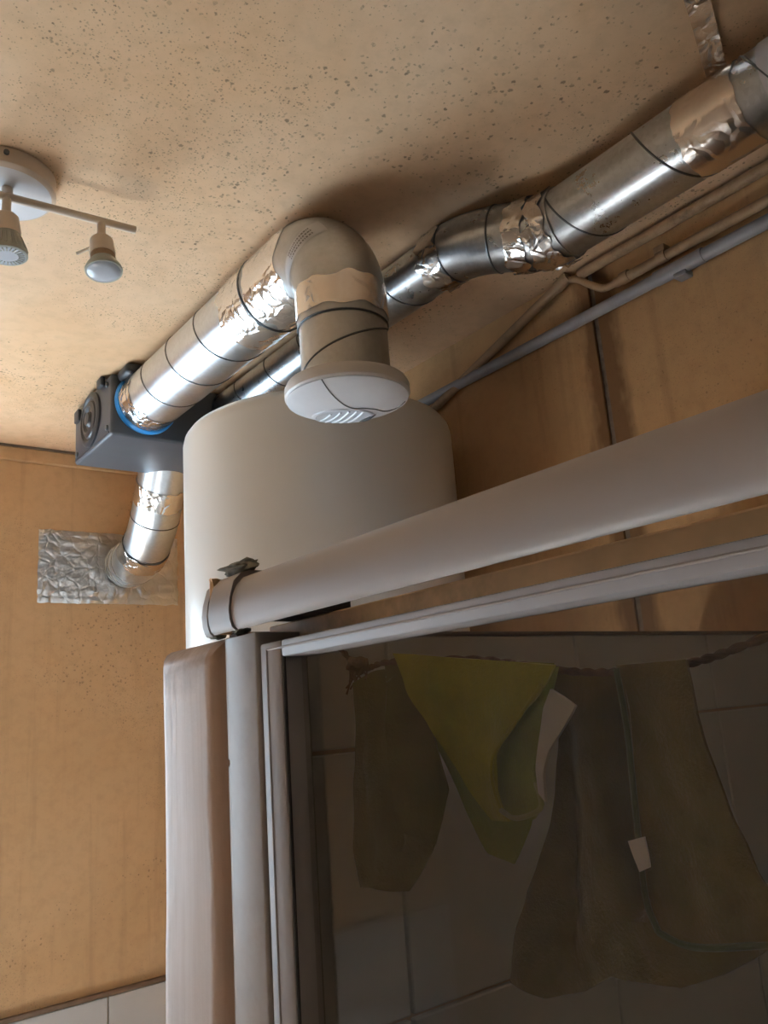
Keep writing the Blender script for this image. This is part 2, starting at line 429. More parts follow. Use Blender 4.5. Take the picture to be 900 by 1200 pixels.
def tile_grid(parent, xs, zs, put, depth):
    meshes = {}
    for i in range(len(xs)-1):
        for j in range(len(zs)-1):
            w_ = round(xs[i+1]-xs[i], 4); h_ = round(zs[j+1]-zs[j], 4); key = (w_, h_)
            g = .0016
            if key not in meshes:
                bm = nbox(g, w_-g, 0, depth, g, h_-g, .0012, 1)
                if put[0] == 'x': bmesh.ops.rotate(bm, verts=bm.verts, matrix=Matrix.Rotation(PI/2, 3, 'Z'))
                finish(bm); me = bpy.data.meshes.new('tile'); bm.to_mesh(me); bm.free(); me.materials.append(M['tile']); meshes[key] = me
            o = bpy.data.objects.new('tile', meshes[key]); col.objects.link(o); o.parent = parent
            pos = Vector((xs[i], put[1], zs[j])) if put[0] == 'y' else Vector((put[1], xs[i], zs[j]))
            o.location = pos-ORG[parent.name]
rows = [PZ-.0945-.205*k for k in range(8)][::-1]
rows = [FZ]+[r for r in rows if r > FZ+.02]
tile_grid(wall_partition, [PX+.004, .4355, .6855, .9355, WX-.008], rows+[PZ-.002], ('y', PY0), .007)
tile_grid(wall_right, [NY+.02, -1.19, -.94, -.69, -.44, -.19, .06, .31, .56], rows+[PZ-.002], ('x', WX), .008)
link('tile_edge_trim', nbox(PX+.012, WX, PY0-.0015, PY0+.012, PZ-.0028, PZ+.0006, .0008, 1), M['trim'], wall_partition)
DZ = -.6155                                  # top of the tiled dado on the back wall
xs = [1.003-.25*k for k in range(10)][::-1]
tile_grid(wall_back, [LX]+[x for x in xs if x > LX+.02]+[WX], [FZ]+[DZ-.205*k for k in range(5)][::-1], ('y', BY-.008), .008)
tr = struct(link('trim_1', nbox(LX, WX, BY-.013, BY, DZ, DZ+.012, .003, 2), M['trim']))
# thin cover strip where the back wall board meets the ceiling
tr = struct(link('trim_2', nbox(LX, WX, BY-.010, BY, CZ-.042, CZ-.005, .003, 1), M['wall']))
tr = struct(link('mould_line', nbox(LX, WX, BY-.013, BY, CZ-.006, CZ, .002, 1), M['trim']))  # added dark bead standing for the line of mould under the ceiling

# ------------------------------------------------------------------ water tank
TX, TY, TR, TZ = .835, 1.240, .2545, .525
tk = thing('water_heater', 'tall cream-white cylindrical hot water tank standing behind the tiled partition', 'water heater', (TX, TY, FZ))
link('body', lathe(bmesh.new(), [(0, FZ+.05), (TR-.02, FZ+.05), (TR, FZ+.07), (TR, TZ-.03), (TR-.003, TZ-.016), (TR-.010, TZ-.006), (TR-.020, TZ)], (TX, TY, 0), 96), M['tank'], tk)
link('top_cover', lathe(bmesh.new(), [(TR-.020, TZ-.0005), (TR-.06, TZ+.006), (TR*.4, TZ+.016), (0, TZ+.018)], (TX, TY, 0), 96), M['tank'], tk)
link('base_ring', lathe(bmesh.new(), [(0, FZ), (TR-.03, FZ), (TR-.03, FZ+.055), (0, FZ+.055)], (TX, TY, 0), 64), M['fandark'], tk)

# ------------------------------------------------------------------ extractor fan box
FX0, FX1, FY0, FY1, FB, FTOP = .553, .935, 1.585, 1.825, .595, CZ-.006
fan = thing('extractor_fan', 'charcoal plastic fan box fixed to the ceiling behind the white tank', 'fan', ((FX0+FX1)/2, (FY0+FY1)/2, FB))
bm = nbox(FX0, FX1, FY0, FY1, FB, FTOP, .007, 3)
link('housing', bm, M['fan'], fan)
cyf, czf = (FY0+FY1)/2+.005, FB+.072
bm = bmesh.new()
lathe(bm, [(.062, 0), (.062, .004), (.056, .0075), (.050, .0075), (.046, .003), (.043, .003), (.040, .007), (.030, .009), (.024, .004), (.018, .004), (.014, .011), (0, .013)], (FX0, cyf, czf), 48, (-1, 0, 0))
link('motor_cover', bm, M['fandark'], fan)
for (yy, zz) in ((FY0+.022, FB+.02), (FY1-.022, FB+.02), (FY0+.022, FTOP-.02), (FY1-.022, FTOP-.02)):
    link('screw', lathe(bmesh.new(), [(.006, 0), (.006, .003), (.004, .0045), (0, .0045)], (FX0, yy, zz), 16, (-1, 0, 0)), M['seam'], fan)
for x0_, x1_, y0_, y1_, h_ in ((FX0+.010, FX0+.085, FY0-.062, FY0-.001, .026), (FX0-.010, FX0-.0005, FY0+.035, FY0+.065, .022), (FX0-.009, FX0-.0005, FY1-.05, FY1-.02, .050)):
    bm = nbox(x0_, x1_, y0_, y1_, CZ-h_, CZ-.001 if h_ < .04 else CZ-.022, .011 if x1_-x0_ > .05 else .003, 4)
    link('mounting_foot', bm, M['fandark'], fan)
for (xx) in (FX0+.04, FX0+.14):
    link('clip', nbox(xx, xx+.03, FY0-.006, FY0+.002, FTOP-.028, FTOP-.012, .002, 2), M['fandark'], fan)
link('joint_line', nbox(FX0-.0012, FX0+.002, FY0+.012, FY1-.012, FB+.006, FB+.009), M['fandark'], fan)

# ------------------------------------------------------------------ duct from the fan to the ceiling valve
AX, AZ, AR = .627, CZ-.0625-.003, .0625
YE = .853; RC = .100                         # drop pipe axis, bend radius
d1 = thing('air_duct', 'wide spiral steel duct from the charcoal fan box, elbowing down to the white valve', 'duct', (AX, YE, AZ-.2))
p = link('spiral_pipe', sweep(bmesh.new(), seg((AX, 1.583, AZ), (AX, YE+RC+.02, AZ), 14), AR, 56), M['galv'], d1)
link('lock_seam', helix(bmesh.new(), (AX, 1.56, AZ), (AX, 1.06, AZ), AR, .121, .5), M['seam'], p)
link('sealing_ring', sweep(bmesh.new(), seg((AX, 1.587, AZ), (AX, 1.571, AZ), 4), [AR+.004, AR+.0055, AR+.005, AR+.002], 56), M['blue'], d1)['label'] = 'bright blue sealing ring against the fan box'
link('tape_band', tape_band(bmesh.new(), seg((AX, 1.570, AZ), (AX, 1.515, AZ), 6), AR, amp=.001, ragged=.012, seed=1.3), M['foil'], d1)
def arc(th0, th1, n, off=0.):
    return [Vector((AX, YE+RC-RC*math.sin(t), AZ-RC+RC*math.cos(t))) for t in [th0+(th1-th0)*i/(n-1) for i in range(n)]]
el_pts = seg((AX, YE+RC+.085, AZ), (AX, YE+RC+.006, AZ), 5)+arc(0, PI/2, 26)+seg((AX, YE, AZ-RC-.006), (AX, YE, AZ-RC-.045), 3)
el = link('elbow', sweep(bmesh.new(), el_pts, AR+.0022, 64), M['galvdull'], d1)
bm = bmesh.new(); ring_bead(bm, (AX, YE+RC+.085, AZ), (0, 1, 0), AR+.0022, .0022); link('collar_rim', bm, M['seam'], el)
bm = bmesh.new(); ring_bead(bm, (AX, YE, AZ-RC-.045), (0, 0, 1), AR+.0016, .0013); link('collar_rim', bm, M['seam'], el)
link('tape_band', tape_band(bmesh.new(), seg((AX, YE+RC+.165, AZ), (AX, YE+RC+.085, AZ), 7), AR+.001, amp=.0016, ragged=.018, seed=4.1), M['foil'], d1)
link('tape_band', tape_band(bmesh.new(), seg((AX, YE+RC+.075, AZ), (AX, YE+RC+.004, AZ), 5)+arc(.04, .30, 4), AR+.0022, amp=.0010, ragged=.014, seed=8.8), M['foil'], d1)
dp = link('drop_pipe', sweep(bmesh.new(), seg((AX, YE, AZ-RC-.03), (AX, YE, .4430), 8), AR, 56), M['galvdull'], d1)
link('lock_seam', helix(bmesh.new(), (AX, YE, AZ-RC-.05), (AX, YE, .450), AR, .150, -.90), M['seam'], dp)
link('tape_band', tape_band(bmesh.new(), seg((AX, YE, AZ-RC+.010), (AX, YE, AZ-RC-.034), 6), AR+.0026, amp=.0008, ragged=.006, seed=12.4), M['foilflat'], d1)
# printed sticker curving over the bend
def torus_patch(th0, th1, ph0, ph1, nr, lift):
    bm = bmesh.new(); G = []
    for i in range(9):
        t = th0+(th1-th0)*i/8; c = Vector((AX, YE+RC-RC*math.sin(t), AZ-RC+RC*math.cos(t))); rad = Vector((0, -math.sin(t), math.cos(t)))
        G.append([bm.verts.new(c+(Vector((-1, 0, 0))*math.cos(ph)+rad*math.sin(ph))*(AR+.0022+lift)) for ph in [ph0+(ph1-ph0)*k/nr for k in range(nr+1)]])
    for A, B in zip(G, G[1:]):
        for k in range(nr): bm.faces.new((A[k], A[k+1], B[k+1], B[k]))
    return bm
stk = link('sticker', torus_patch(.74, .97, -.75, 1.0, 24, .0006), M['sticker'], d1); stk['label'] = 'pale printed sticker'
bm = bmesh.new()
for k in range(3):
    ph = -.05
    while ph < .70:
        L = random.uniform(.02, .06); b2 = torus_patch(.775+k*.06, .805+k*.06, ph, ph+L, 3, .0010); me = bpy.data.meshes.new('t'); b2.to_mesh(me); b2.free(); bm.from_mesh(me); bpy.data.meshes.remove(me)
        ph += L+random.uniform(.012, .03)
link('print', bm, M['ink'], stk)

# valve on the end of the drop pipe
VZ = .4450; VR = .0870
va = thing('air_valve', 'round white plastic ceiling valve on the end of the steel drop pipe', 'air valve', (AX, YE, VZ-.06))
bm = lathe(bmesh.new(), [(AR+.003, VZ), (VR-.012, VZ), (VR-.003, VZ-.004), (VR, VZ-.010), (VR, VZ-.021), (VR-.002, VZ-.0235), (VR-.005, VZ-.0240), (VR-.006, VZ-.018), (AR, VZ-.018)], (AX, YE, 0), 80)
link('flange', bm, M['white'], va)
dome = lambda r: VZ-.0235-.018*(1-(r/VR)**2)**.8
def dome_h(x, y):
    r = min(math.hypot(x, y), VR-.0025); return dome(r)
prof = [(VR-.0025, VZ-.022)]+[(VR*math.cos(a)-.0025*(math.cos(a)), dome((VR-.0025)*math.cos(a))) for a in [PI/2*i/16 for i in range(0, 16)]]+[(0, dome(0))]
link('cover', lathe(bmesh.new(), prof, (AX, YE, 0), 80), M['lampwhite'], va)
def on_dome(pts, w_, lift=.0004):
    return [Vector((AX+x, YE+y, dome_h(x, y)-lift)) for x, y in pts]
# S-shaped joint between the two halves; view axes: v = towards the viewer, s = to the viewer's right
vdir = Vector((-.60, -.80)); sdir = Vector((.80, -.60))
def uv(s, v): return (sdir.x*s+vdir.x*v, sdir.y*s+vdir.y*v)
crv = smooth_curve([(-.031, .079, 0), (-.020, .052, 0), (-.004, .022, 0), (.008, .010, 0), (.022, .006, 0), (.038, -.006, 0), (.050, -.024, 0), (.060, -.030, 0), (.071, -.026, 0), (.080, -.012, 0)], 50)
link('joint_groove', sweep(bmesh.new(), on_dome([uv(c.x, c.y) for c in crv], 0), .0008, 6), M['seam'], va)
CS, CV, CR = -.008, -.034, .045              # round louvred insert in the lower half
lv = bmesh.new(); N = 40; rings = []
for fr_, lift in ((1., .0002), (.96, .0016), (.88, .0016), (.84, .0004), (.4, .0004)):
    rings.append([lv.verts.new(on_dome([uv(CS+CR*fr_*math.cos(2*PI*k/N), CV+CR*fr_*math.sin(2*PI*k/N))], 0, lift)[0]) for k in range(N)])
cen = lv.verts.new(on_dome([uv(CS, CV)], 0, .0004)[0])
for A, B in zip(rings, rings[1:]):
    for k in range(N): lv.faces.new((A[k], A[(k+1) % N], B[(k+1) % N], B[k]))
for k in range(N): lv.faces.new((rings[-1][k], rings[-1][(k+1) % N], cen))
lo = link('louvre_insert', lv, M['louvre'], va)
for q in (-.026, -.015, -.004, .007, .018):
    h = math.sqrt(max(0, (CR*.84)**2-q*q)); t0, t1 = uv(CS+q-.35*h, CV-h*.9), uv(CS+q+.35*h, CV+h*.9)
    link('louvre', sweep(bmesh.new(), on_dome([(t0[0]+(t1[0]-t0[0])*i/8, t0[1]+(t1[1]-t0[1])*i/8) for i in range(9)], 0, .0004), .0018, 6), M['lampwhite'], va)
link('slot', sweep(bmesh.new(), on_dome([uv(.014+.024*i/8, -.060+.036*i/8) for i in range(9)], 0, .0022), [.0004, .0012, .0018, .0022, .0022, .0020, .0016, .001, .0004], 6), M['dark'], va)

# ------------------------------------------------------------------ outlet duct down to the wall
OR = .0605
opts = smooth_curve([(.771, 1.818, .640), (.781, 1.880, .572), (.792, 1.960, .494), (.797, 2.030, .450), (.798, 2.085, .436), (.798, 2.150, .434)], 40)
oc = thing('outlet_duct', 'short steel outlet duct bending from under the fan box into the foil-covered wall', 'duct', (.80, 2.0, .40))
i0 = 24
pp = link('spiral_pipe', sweep(bmesh.new(), opts[:i0+1], OR, 48), M['galv'], oc)
for k in (13, 21):
    bm = bmesh.new(); ring_bead(bm, opts[k], opts[k+1]-opts[k-1], OR, .0016); link('lock_seam', bm, M['seam'], pp)
eb = link('elbow', sweep(bmesh.new(), opts[i0-1:], OR+.002, 48), M['galv'], oc)
for k in (33, 36, 38):
    bm = bmesh.new(); ring_bead(bm, opts[k], opts[k+1]-opts[k-1], OR+.002, .0018); link('bead', bm, M['galvdull'], eb)
link('tape_band', tape_band(bmesh.new(), opts[6:11], OR+.001, amp=.0012, seed=3.3), M['foil'], oc)
link('tape_band', tape_band(bmesh.new(), opts[i0-3:i0+3], OR+.002, amp=.0025, ragged=.01, seed=6.3), M['foil'], oc)
# foil patch taped over the hole in the back wall
bm = bmesh.new(); nx, nz = 44, 26; x0, x1, z0, z1 = .5665, .945, .328, .520; G = []
for j in range(nz+1):
    row = []
    for i in range(nx+1):
        x = x0+(x1-x0)*i/nx; z = z0+(z1-z0)*j/nz
        ed = min(i, nx-i, j, nz-j)
        h = .0010+(abs(noise.noise(Vector((x*40, z*40, 1))))*.006+abs(noise.noise(Vector((x*110, z*110, 4))))*.0025)*(1 if ed > 0 else 0)
        if abs(i-3) < 1 or abs(j-4) < 1 or abs(nz-4-j) < 1: h += .0016
        e = .003*noise.noise(Vector((x*60, z*60, 9))) if ed == 0 else 0
        row.append(bm.verts.new((x+e, BY-h, z+e)))
    G.append(row)
for A, B in zip(G, G[1:]):
    for k in range(nx): bm.faces.new((A[k], A[k+1], B[k+1], B[k]))
fp = tag(link('foil_patch', bm, M['foilpatch']), 'rectangle of wrinkled silver foil tape stuck on the tan back wall', 'foil tape')

# ------------------------------------------------------------------ long duct along the ceiling
L0 = Vector((.825, 1.584, .692)); LR = .0435
RA = Vector((.879, .66, .663)); RR = .050
d2 = thing('air_duct', 'long taped steel duct running along the ceiling past the painted pipes', 'duct', (.87, .4, .613))
pl = link('spiral_pipe', sweep(bmesh.new(), seg(L0, (.825, .82, .692), 12), LR, 48), M['galvdark'], d2)
link('lock_seam', helix(bmesh.new(), (.825, 1.55, .692), (.825, .86, .692), LR, .130, 2.5), M['seam'], pl)
bend = smooth_curve([(.825, .855, .692), (.826, .815, .691), (.833, .775, .687), (.848, .735, .679), (.864, .700, .670), (.876, .668, .664), (.879, .635, .663)], 30)
be = link('offset_bend', sweep(bmesh.new(), bend, [LR+.003+.0062*i/29 for i in range(30)], 48), M['galvdark'], d2)
for k in (5, 14): 
    bm = bmesh.new(); ring_bead(bm, bend[k], bend[k+1]-bend[k-1], LR+.003+.0062*k/29, .0017); link('bend_joint', bm, M['seam'], be)
pr = link('spiral_pipe', sweep(bmesh.new(), seg((.879, .652, .663), (.879, NY+.01, .663), 30), RR, 56), M['galvdark'], d2)
link('lock_seam', helix(bmesh.new(), (.879, .645, .663), (.879, -.5, .663), RR, .150, -.9), M['seam'], pr)
bm = bmesh.new(); ring_bead(bm, (.879, .650, .663), (0, 1, 0), RR, .0022); link('pipe_rim', bm, M['seam'], pr)
link('tape_band', tape_band(bmesh.new(), bend[0:6], LR+.0035, amp=.004, ragged=.016, seed=20.2), M['foil'], d2)
link('tape_band', tape_band(bmesh.new(), bend[17:22], LR+.0075, amp=.006, ragged=.012, seed=23.7), M['foil'], d2)
link('tape_band', tape_band(bmesh.new(), bend[22:29], LR+.0095, amp=.003, ragged=.018, seed=25.1), M['foil'], d2)
# loose torn tail of tape under the joint
bm = bmesh.new(); G = []
for i in range(12):
    s = i/11
    c = Vector((.878+.040*s, .690-.035*s, .6165-.010*s*(1-s)+.004*s))
    G.append([bm.verts.new(c+Vector((0, .024*k/4-.012, .002*noise.noise(Vector((i*.9, k*1.1, 3)))*3))) for k in range(5)])
for A, B in zip(G, G[1:]):
    for k in range(4): bm.faces.new((A[k], A[k+1], B[k+1], B[k]))
link('tape_tail', bm, M['foil'], d2)
link('tape_band', tape_band(bmesh.new(), seg((.879, .432, .663), (.879, .352, .663), 8), RR+.0004, amp=.0008, ragged=.004, seed=31.0), M['foilflat'], d2)
lb = link('paper_wrap', sweep(bmesh.new(), seg((.879, .322, .663), (.879, .20, .663), 6), RR+.0012, 56, cap=False), M['label'], d2); lb['label'] = 'pale lilac wrap round the duct at the frame edge'
# foil strip hanging the duct from the ceiling
bm = bmesh.new(); G = []; NS = 26
for i in range(NS+1):
    s = i/NS
    c = Vector((.872-.42*s, .385-.165*s, CZ-.0022-(.012*(1-s*8) if s < .125 else 0)))
    side = Vector((.37, -.93, 0)).normalized()*.0125
    G.append([bm.verts.new(c+side*(k/2-1)+Vector((0, 0, -abs(noise.noise(Vector((i*.8, k*.9, 5))))*.006))) for k in range(5)])
for A, B in zip(G, G[1:]):
    for k in range(4): bm.faces.new((A[k], A[k+1], B[k+1], B[k]))
fs = tag(link('foil_strip', bm, M['foil']), 'crumpled strip of foil tape running off across the ceiling from the long duct', 'foil tape')

# ------------------------------------------------------------------ pipes in the corner of right wall and ceiling
cp = thing('conduit_pipe', 'smooth grey conduit clipped along the right wall, lowest of the parallel pipes', 'pipe', (1.105, .5, .626))
link('tube', sweep(bmesh.new(), [(1.105, NY+.01, .640), (1.105, .5, .640), (1.105, BY-.01, .630)], .0105, 20), M['pipegrey'], cp)
link('sleeve', sweep(bmesh.new(), seg((1.105, .645, .640), (1.105, .56, .640), 3), .0122, 20), M['pipegrey'], cp)
link('clip', nbox(1.098, 1.12, .590, .612, .622, .632, .002, 2), M['pipegrey'], cp)
pb = thing('painted_pipe', 'brown-painted pipe on the right wall that bends up and slopes down behind the tank', 'pipe', (1.105, .75, .66))
link('tube', sweep(bmesh.new(), [(1.106, NY+.01, .672), (1.106, .72, .671)], .0085, 18), M['pipepaint'], pb)
link('bend', sweep(bmesh.new(), smooth_curve([(1.106, .715, .671), (1.106, .745, .673), (1.106, .772, .694), (1.106, .797, .716), (1.106, .825, .727)], 18), .0062, 14), M['pipepaint'], pb)
link('sloping_tube', sweep(bmesh.new(), seg((1.105, .818, .727), (1.105, 1.24, .598), 6), .0095, 18), M['pipepaint'], pb)
for yy in (.70, .628):
    link('collar', sweep(bmesh.new(), seg((1.106, yy-.008, .672), (1.106, yy+.008, .672), 3), .0105, 18), M['pipepaint'], pb)
link('clip', nbox(1.10, 1.12, .620, .640, .678, .692, .002, 2), M['pipepaint'], pb)
link('collar', sweep(bmesh.new(), seg((1.105, .812, .729), (1.105, .84, .7205), 3), .0112, 18), M['pipepaint'], pb)
pc = tag(link('corner_pipe', sweep(bmesh.new(), [(1.108, NY+.01, .723), (1.108, .79, .723)], .0095, 18), M['pipepaint']), 'speckled brown-painted pipe tucked into the corner of ceiling and right wall', 'pipe')

# ------------------------------------------------------------------ ceiling spotlight bar
lc = Vector((.217, 1.045, CZ))
sp = thing('spotlight_bar', 'cream ceiling spotlight bar with round base and two downward-pointing bulbs', 'ceiling light', (lc.x, lc.y, CZ-.12))
link('base', lathe(bmesh.new(), [(.066, -.0005), (.066, -.022), (.063, -.026), (.060, -.027)], lc, 56), M['lampcase'], sp)
link('cover_plate', lathe(bmesh.new(), [(.0605, -.0268), (.055, -.0295), (0, -.031)], lc, 56), M['lampwhite'], sp)
link('screw', lathe(bmesh.new(), [(.0035, 0), (.0035, .003), (0, .004)], lc+Vector((-.012, -.0655, -.010)), 12, (-.18, -.98, 0)), M['seam'], sp)
bz = .690
link('bar', sweep(bmesh.new(), seg((.115, 1.026, bz), (.384, 1.006, bz), 4), .0055, 14), M['lampcase'], sp)
link('stem', sweep(bmesh.new(), seg((lc.x, lc.y-.02, CZ-.028), (lc.x, 1.018, bz), 3), .007, 14), M['lampcase'], sp)
def spot(x, y, tilt, led):
    top = Vector((x, y, bz)); d = Vector((tilt[0], tilt[1], -1)).normalized()
    k0 = top+Vector((0, 0, -.026))
    hd = link('spot_head', lathe(bmesh.new(), [(0, -.001), (.011, 0), (.0155, .005), (.0175, .026), (.0175, .030), (.015, .030), (0, .028)], k0, 28, d), M['lampcase'], sp)
    link('arm', sweep(bmesh.new(), [top, top+Vector((0, 0, -.027))], .0058, 14), M['lampcase'], hd)
    link('knob', sweep(bmesh.new(), seg(k0+d*.014+Vector((-.012, .012, 0)), k0+d*.014+Vector((-.026, .026, -.006)), 3), .0022, 8), M['lampcase'], hd)
    if led:
        prof = [(0, .028), (.0165, .028), (.0175, .033), (.0245, .055), (.0250, .060), (.022, .061)]
        bl = link('bulb', lathe(bmesh.new(), prof, k0, 36, d), M['bulbgrey'], hd)
        link('lens', lathe(bmesh.new(), [(.0222, .0605), (.012, .0608), (0, .0608)], k0, 36, d), M['lens'], hd)
        bm = bmesh.new(); a, b = frame_at(d)
        for k in range(24):
            t = 2*PI*k/24; e = a*math.cos(t)+b*math.sin(t); s2 = -a*math.sin(t)+b*math.cos(t)
            sweep(bm, [k0+d*.0345+e*.0178, k0+d*.054+e*.0247], .0010, 5)
            sweep(bm, [k0+d*.0610+e*.0135, k0+d*.0610+e*.021], .0009, 5)
        link('cooling_fins', bm, M['bulbgrey'], hd)
    else:
        link('lamp_collar', lathe(bmesh.new(), [(0, .028), (.0165, .028), (.0165, .038), (0, .038)], k0, 28, d), M['pipepaint'], hd)
        bl = link('bulb', lathe(bmesh.new(), [(.015, .036), (.018, .041), (.0235, .050), (.0250, .054), (.0245, .057), (.0222, .057)], k0, 36, d), M['bulbgrey'], hd)
        link('lens', lathe(bmesh.new(), [(.0224, .0565), (.021, .058), (.012, .0605), (0, .0615)], k0, 36, d), M['lens'], hd)
spot(.337, 1.010, (.02, -.16), False)
spot(.216, 1.019, (.05, -.02), True)

# ------------------------------------------------------------------ shower front
HX = .272
hd = thing('shower_header', 'rounded white plastic header rail across the top of the shower front', 'rail', (.30, 0, .060))
# convex D-shaped profile swept along Y
prof = [(.302, .0745), (.2800, .0645), (.2768, .0640), (.2742, .0662), (.2725, .0715), (.2718, .0790), (.2730, .0880), (.2765, .0960), (.2825, .1020), (.2900, .1045), (.302, .1045)]
def prism(prof, y0, y1):
    bm = bmesh.new(); A = [bm.verts.new((x, y0, z)) for x, z in prof]; B = [bm.verts.new((x, y1, z)) for x, z in prof]; n = len(prof)
    for k in range(n): bm.faces.new((A[k], A[(k+1) % n], B[(k+1) % n], B[k]))
    bm.faces.new(A); bm.faces.new(B[::-1]); return bm
HY0, HY1 = -1.28, .528
link('cover_profile', prism(prof, HY0, HY1), M['header'], hd)
link('bottom_lip', sweep(bmesh.new(), seg((.2778, HY0, .0645), (.2778, HY1-.006, .0645), 3), .0009, 8), M['header'], hd)
link('batten', nbox(.3200, .3360, HY0, .5590, .0490, .0694, .001, 1), M['batten'], hd)
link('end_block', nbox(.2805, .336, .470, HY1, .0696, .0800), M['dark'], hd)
cap = [(x-.0015 if x < .3 else x, z+(.0035 if z > .09 else -.0005)) for x, z in prof]
link('end_cap', prism(cap, HY1+.001, .5625), M['header'], hd)
# crumbs of old filler stuck on the cap
def chunk(c, size, seed):
    bm = bmesh.new(); bmesh.ops.create_icosphere(bm, subdivisions=3, radius=1)
    for v in bm.verts:
        n_ = 1+.55*noise.noise(v.co*1.7+Vector((seed, 0, 0)))+.25*noise.noise(v.co*5+Vector((seed, 3, 0)))
        v.co = Vector((c[0]+v.co.x*size[0]*n_, c[1]+v.co.y*size[1]*n_, c[2]+v.co.z*size[2]*n_))
    return bm
tag(link('filler_lump', chunk((.289, .545, .1125), (.008, .024, .0050), 3.0), M['plaster']), 'crumbling grey-green filler on top of the white header end cap', 'filler')
bm = nbox(.2755, .300, .5632, .5690, .0655, .1060)
bmesh.ops.subdivide_edges(bm, edges=bm.edges, cuts=6)
link('sealant_line', crumple(bm, .0022, 160, 2.), M['batten'], hd)
link('end_plate', prism([(x+.002, z) for x, z in cap], .5692, .5775), M['header'], hd)
for k, (yy, sz) in enumerate(((.585, .010), (.548, .008))):
    tag(link('plaster_crumb', chunk((.289, yy, PZ+.001), (.006, sz, .0030), 20.+k), M['plaster']), ('plaster crumb on the far top edge of the painted partition end', 'plaster crumb between the partition end and the header cap')[k], 'plaster')
# wall profile screwed to the partition
wp = tag(link('wall_profile', nbox(.2825, .3195, .5115, PY0-.0005, FZ, .0600, .0035, 3, True), M['whiteold']), 'white upright wall channel between the painted partition end and the glass door', 'channel')
# glazed door
DYN, DYF = -1.22, .5105
dr = thing('shower_door', 'glazed shower door with slim white frame in front of the hanging cloths', 'shower door', (.297, -.35, FZ))
link('stile', nbox(.2840, .3060, .4815, DYF, FZ+.03, .0512, .0022, 2), M['alu'], dr)
link('stile_bead', sweep(bmesh.new(), [(.2842, .5005, FZ+.031), (.2842, .5005, .047)], .0011, 8), M['header'], dr)
link('top_rail', nbox(.2840, .3060, DYN+.03, .4812, .0397, .0512, .0018, 2), M['alu'], dr)
link('rail_bead', sweep(bmesh.new(), [(.2842, DYN+.03, .0463), (.2842, .500, .0463)], .0009, 8), M['header'], dr)
link('bottom_rail', nbox(.2840, .3060, DYN+.03, .4812, FZ+.03, FZ+.06, .002, 2), M['alu'], dr)
link('stile', nbox(.2840, .3060, DYN, DYN+.0295, FZ+.03, .0512, .0022, 2), M['alu'], dr)
link('glass', nbox(.3000, .3040, DYN+.028, .4830, FZ+.058, .0430), M['glass'], dr)
link('groove_line', sweep(bmesh.new(), [(.2862, .4812, FZ+.06), (.2862, .4812, .0415)], .0011, 8), M['dark'], dr)  # dark bead: shade of the stile groove put into its colour
tray = tag(link('shower_tray', nbox(.27, WX-.009, NY+.02, PY0-.001, FZ, FZ+.025, .006, 2), M['white']), 'white shower tray on the floor behind the glass door', 'shower tray')

# ------------------------------------------------------------------ twine and cloths
rp = thing('clothes_line', 'brown twine line with frayed knotted end strung behind the shower glass', 'line', (.40, .3, .01))
pts = smooth_curve([(.381, .553, .052), (.390, .535, .034), (.396, .506, .036), (.400, .413, .0295), (.400, .345, .0165), (.400, .297, .0115), (.400, .251, .0125), (.400, .206, .0215), (.400, .10, .045), (.400, -.30, .10), (.400, -1.28, .16)], 160)
for s in range(2):
    tw = [q+Vector((math.cos(i*.9+s*PI), 0, math.sin(i*.9+s*PI)))*.0011 for i, q in enumerate(pts)]
    link('strand', sweep(bmesh.new(), tw, .0016, 7), M['rope'], rp)
link('knot', chunk((.386, .536, .036), (.006, .012, .007), 5.0), M['rope'], rp)
bm = bmesh.new()
for k in range(14):
    a = Vector((.385, .545-.03*random.random(), .034+random.uniform(-.003, .003))); b = a+Vector((random.uniform(-.008, .004), random.uniform(-.012, .012), -random.uniform(.008, .020)))
    m_ = (a+b)/2+Vector((random.uniform(-.004, .004), random.uniform(-.004, .004), .001)); sweep(bm, smooth_curve([a, m_, b], 6), .0007, 5)
link('frayed_end', bm, M['rope'], rp)
def cloth(name, parent, mat, x, rows, amp=.004, freq=38., seed=0., nu=30, nv=34, thick=.0022, xfun=None, groove=None):
    """hanging cloth layer: outline rows of (y, z), rippled in depth, with thickness"""
    R_ = [resample(r, nu) for r in rows]
    cols = [resample([R_[j][i] for j in range(len(R_))], nv) for i in range(nu)]
    bm = bmesh.new(); G = []
    for j in range(nv):
        row = []
        for i in range(nu):
            y, z = cols[i][j]
            s = xfun(i/(nu-1)) if xfun else 1.
            fall = min(1., j/7)
            dx = amp*fall*(.6*math.sin(y*freq*2+seed)+1.2*noise.noise(Vector((y*22, z*9, seed)))+.35*noise.noise(Vector((y*70, z*60, seed))))
            if groove:
                for (gy, gz0, gz1, wid, dep, slope) in groove:
                    yc = gy+slope*z; k = min(1., max(0., (gz1-z)/.012+1))*min(1., max(0., (z-gz0)/.03))
                    dx += dep*k*math.exp(-((y-yc)/wid)**2)
            row.append(bm.verts.new((x*s+dx, y*s, z*s)))
        G.append(row)
    for A, B in zip(G, G[1:]):
        for k in range(nu-1): bm.faces.new((A[k], A[k+1], B[k+1], B[k]))
    bmesh.ops.recalc_face_normals(bm, faces=bm.faces)
    bmesh.ops.solidify(bm, geom=list(bm.faces), thickness=thick)
    return link(name, bm, mat, parent)
def hem(name, parent, mat, pts3, r=.0016): return link(name, sweep(bmesh.new(), smooth_curve(pts3, 40), r, 8), mat, parent)
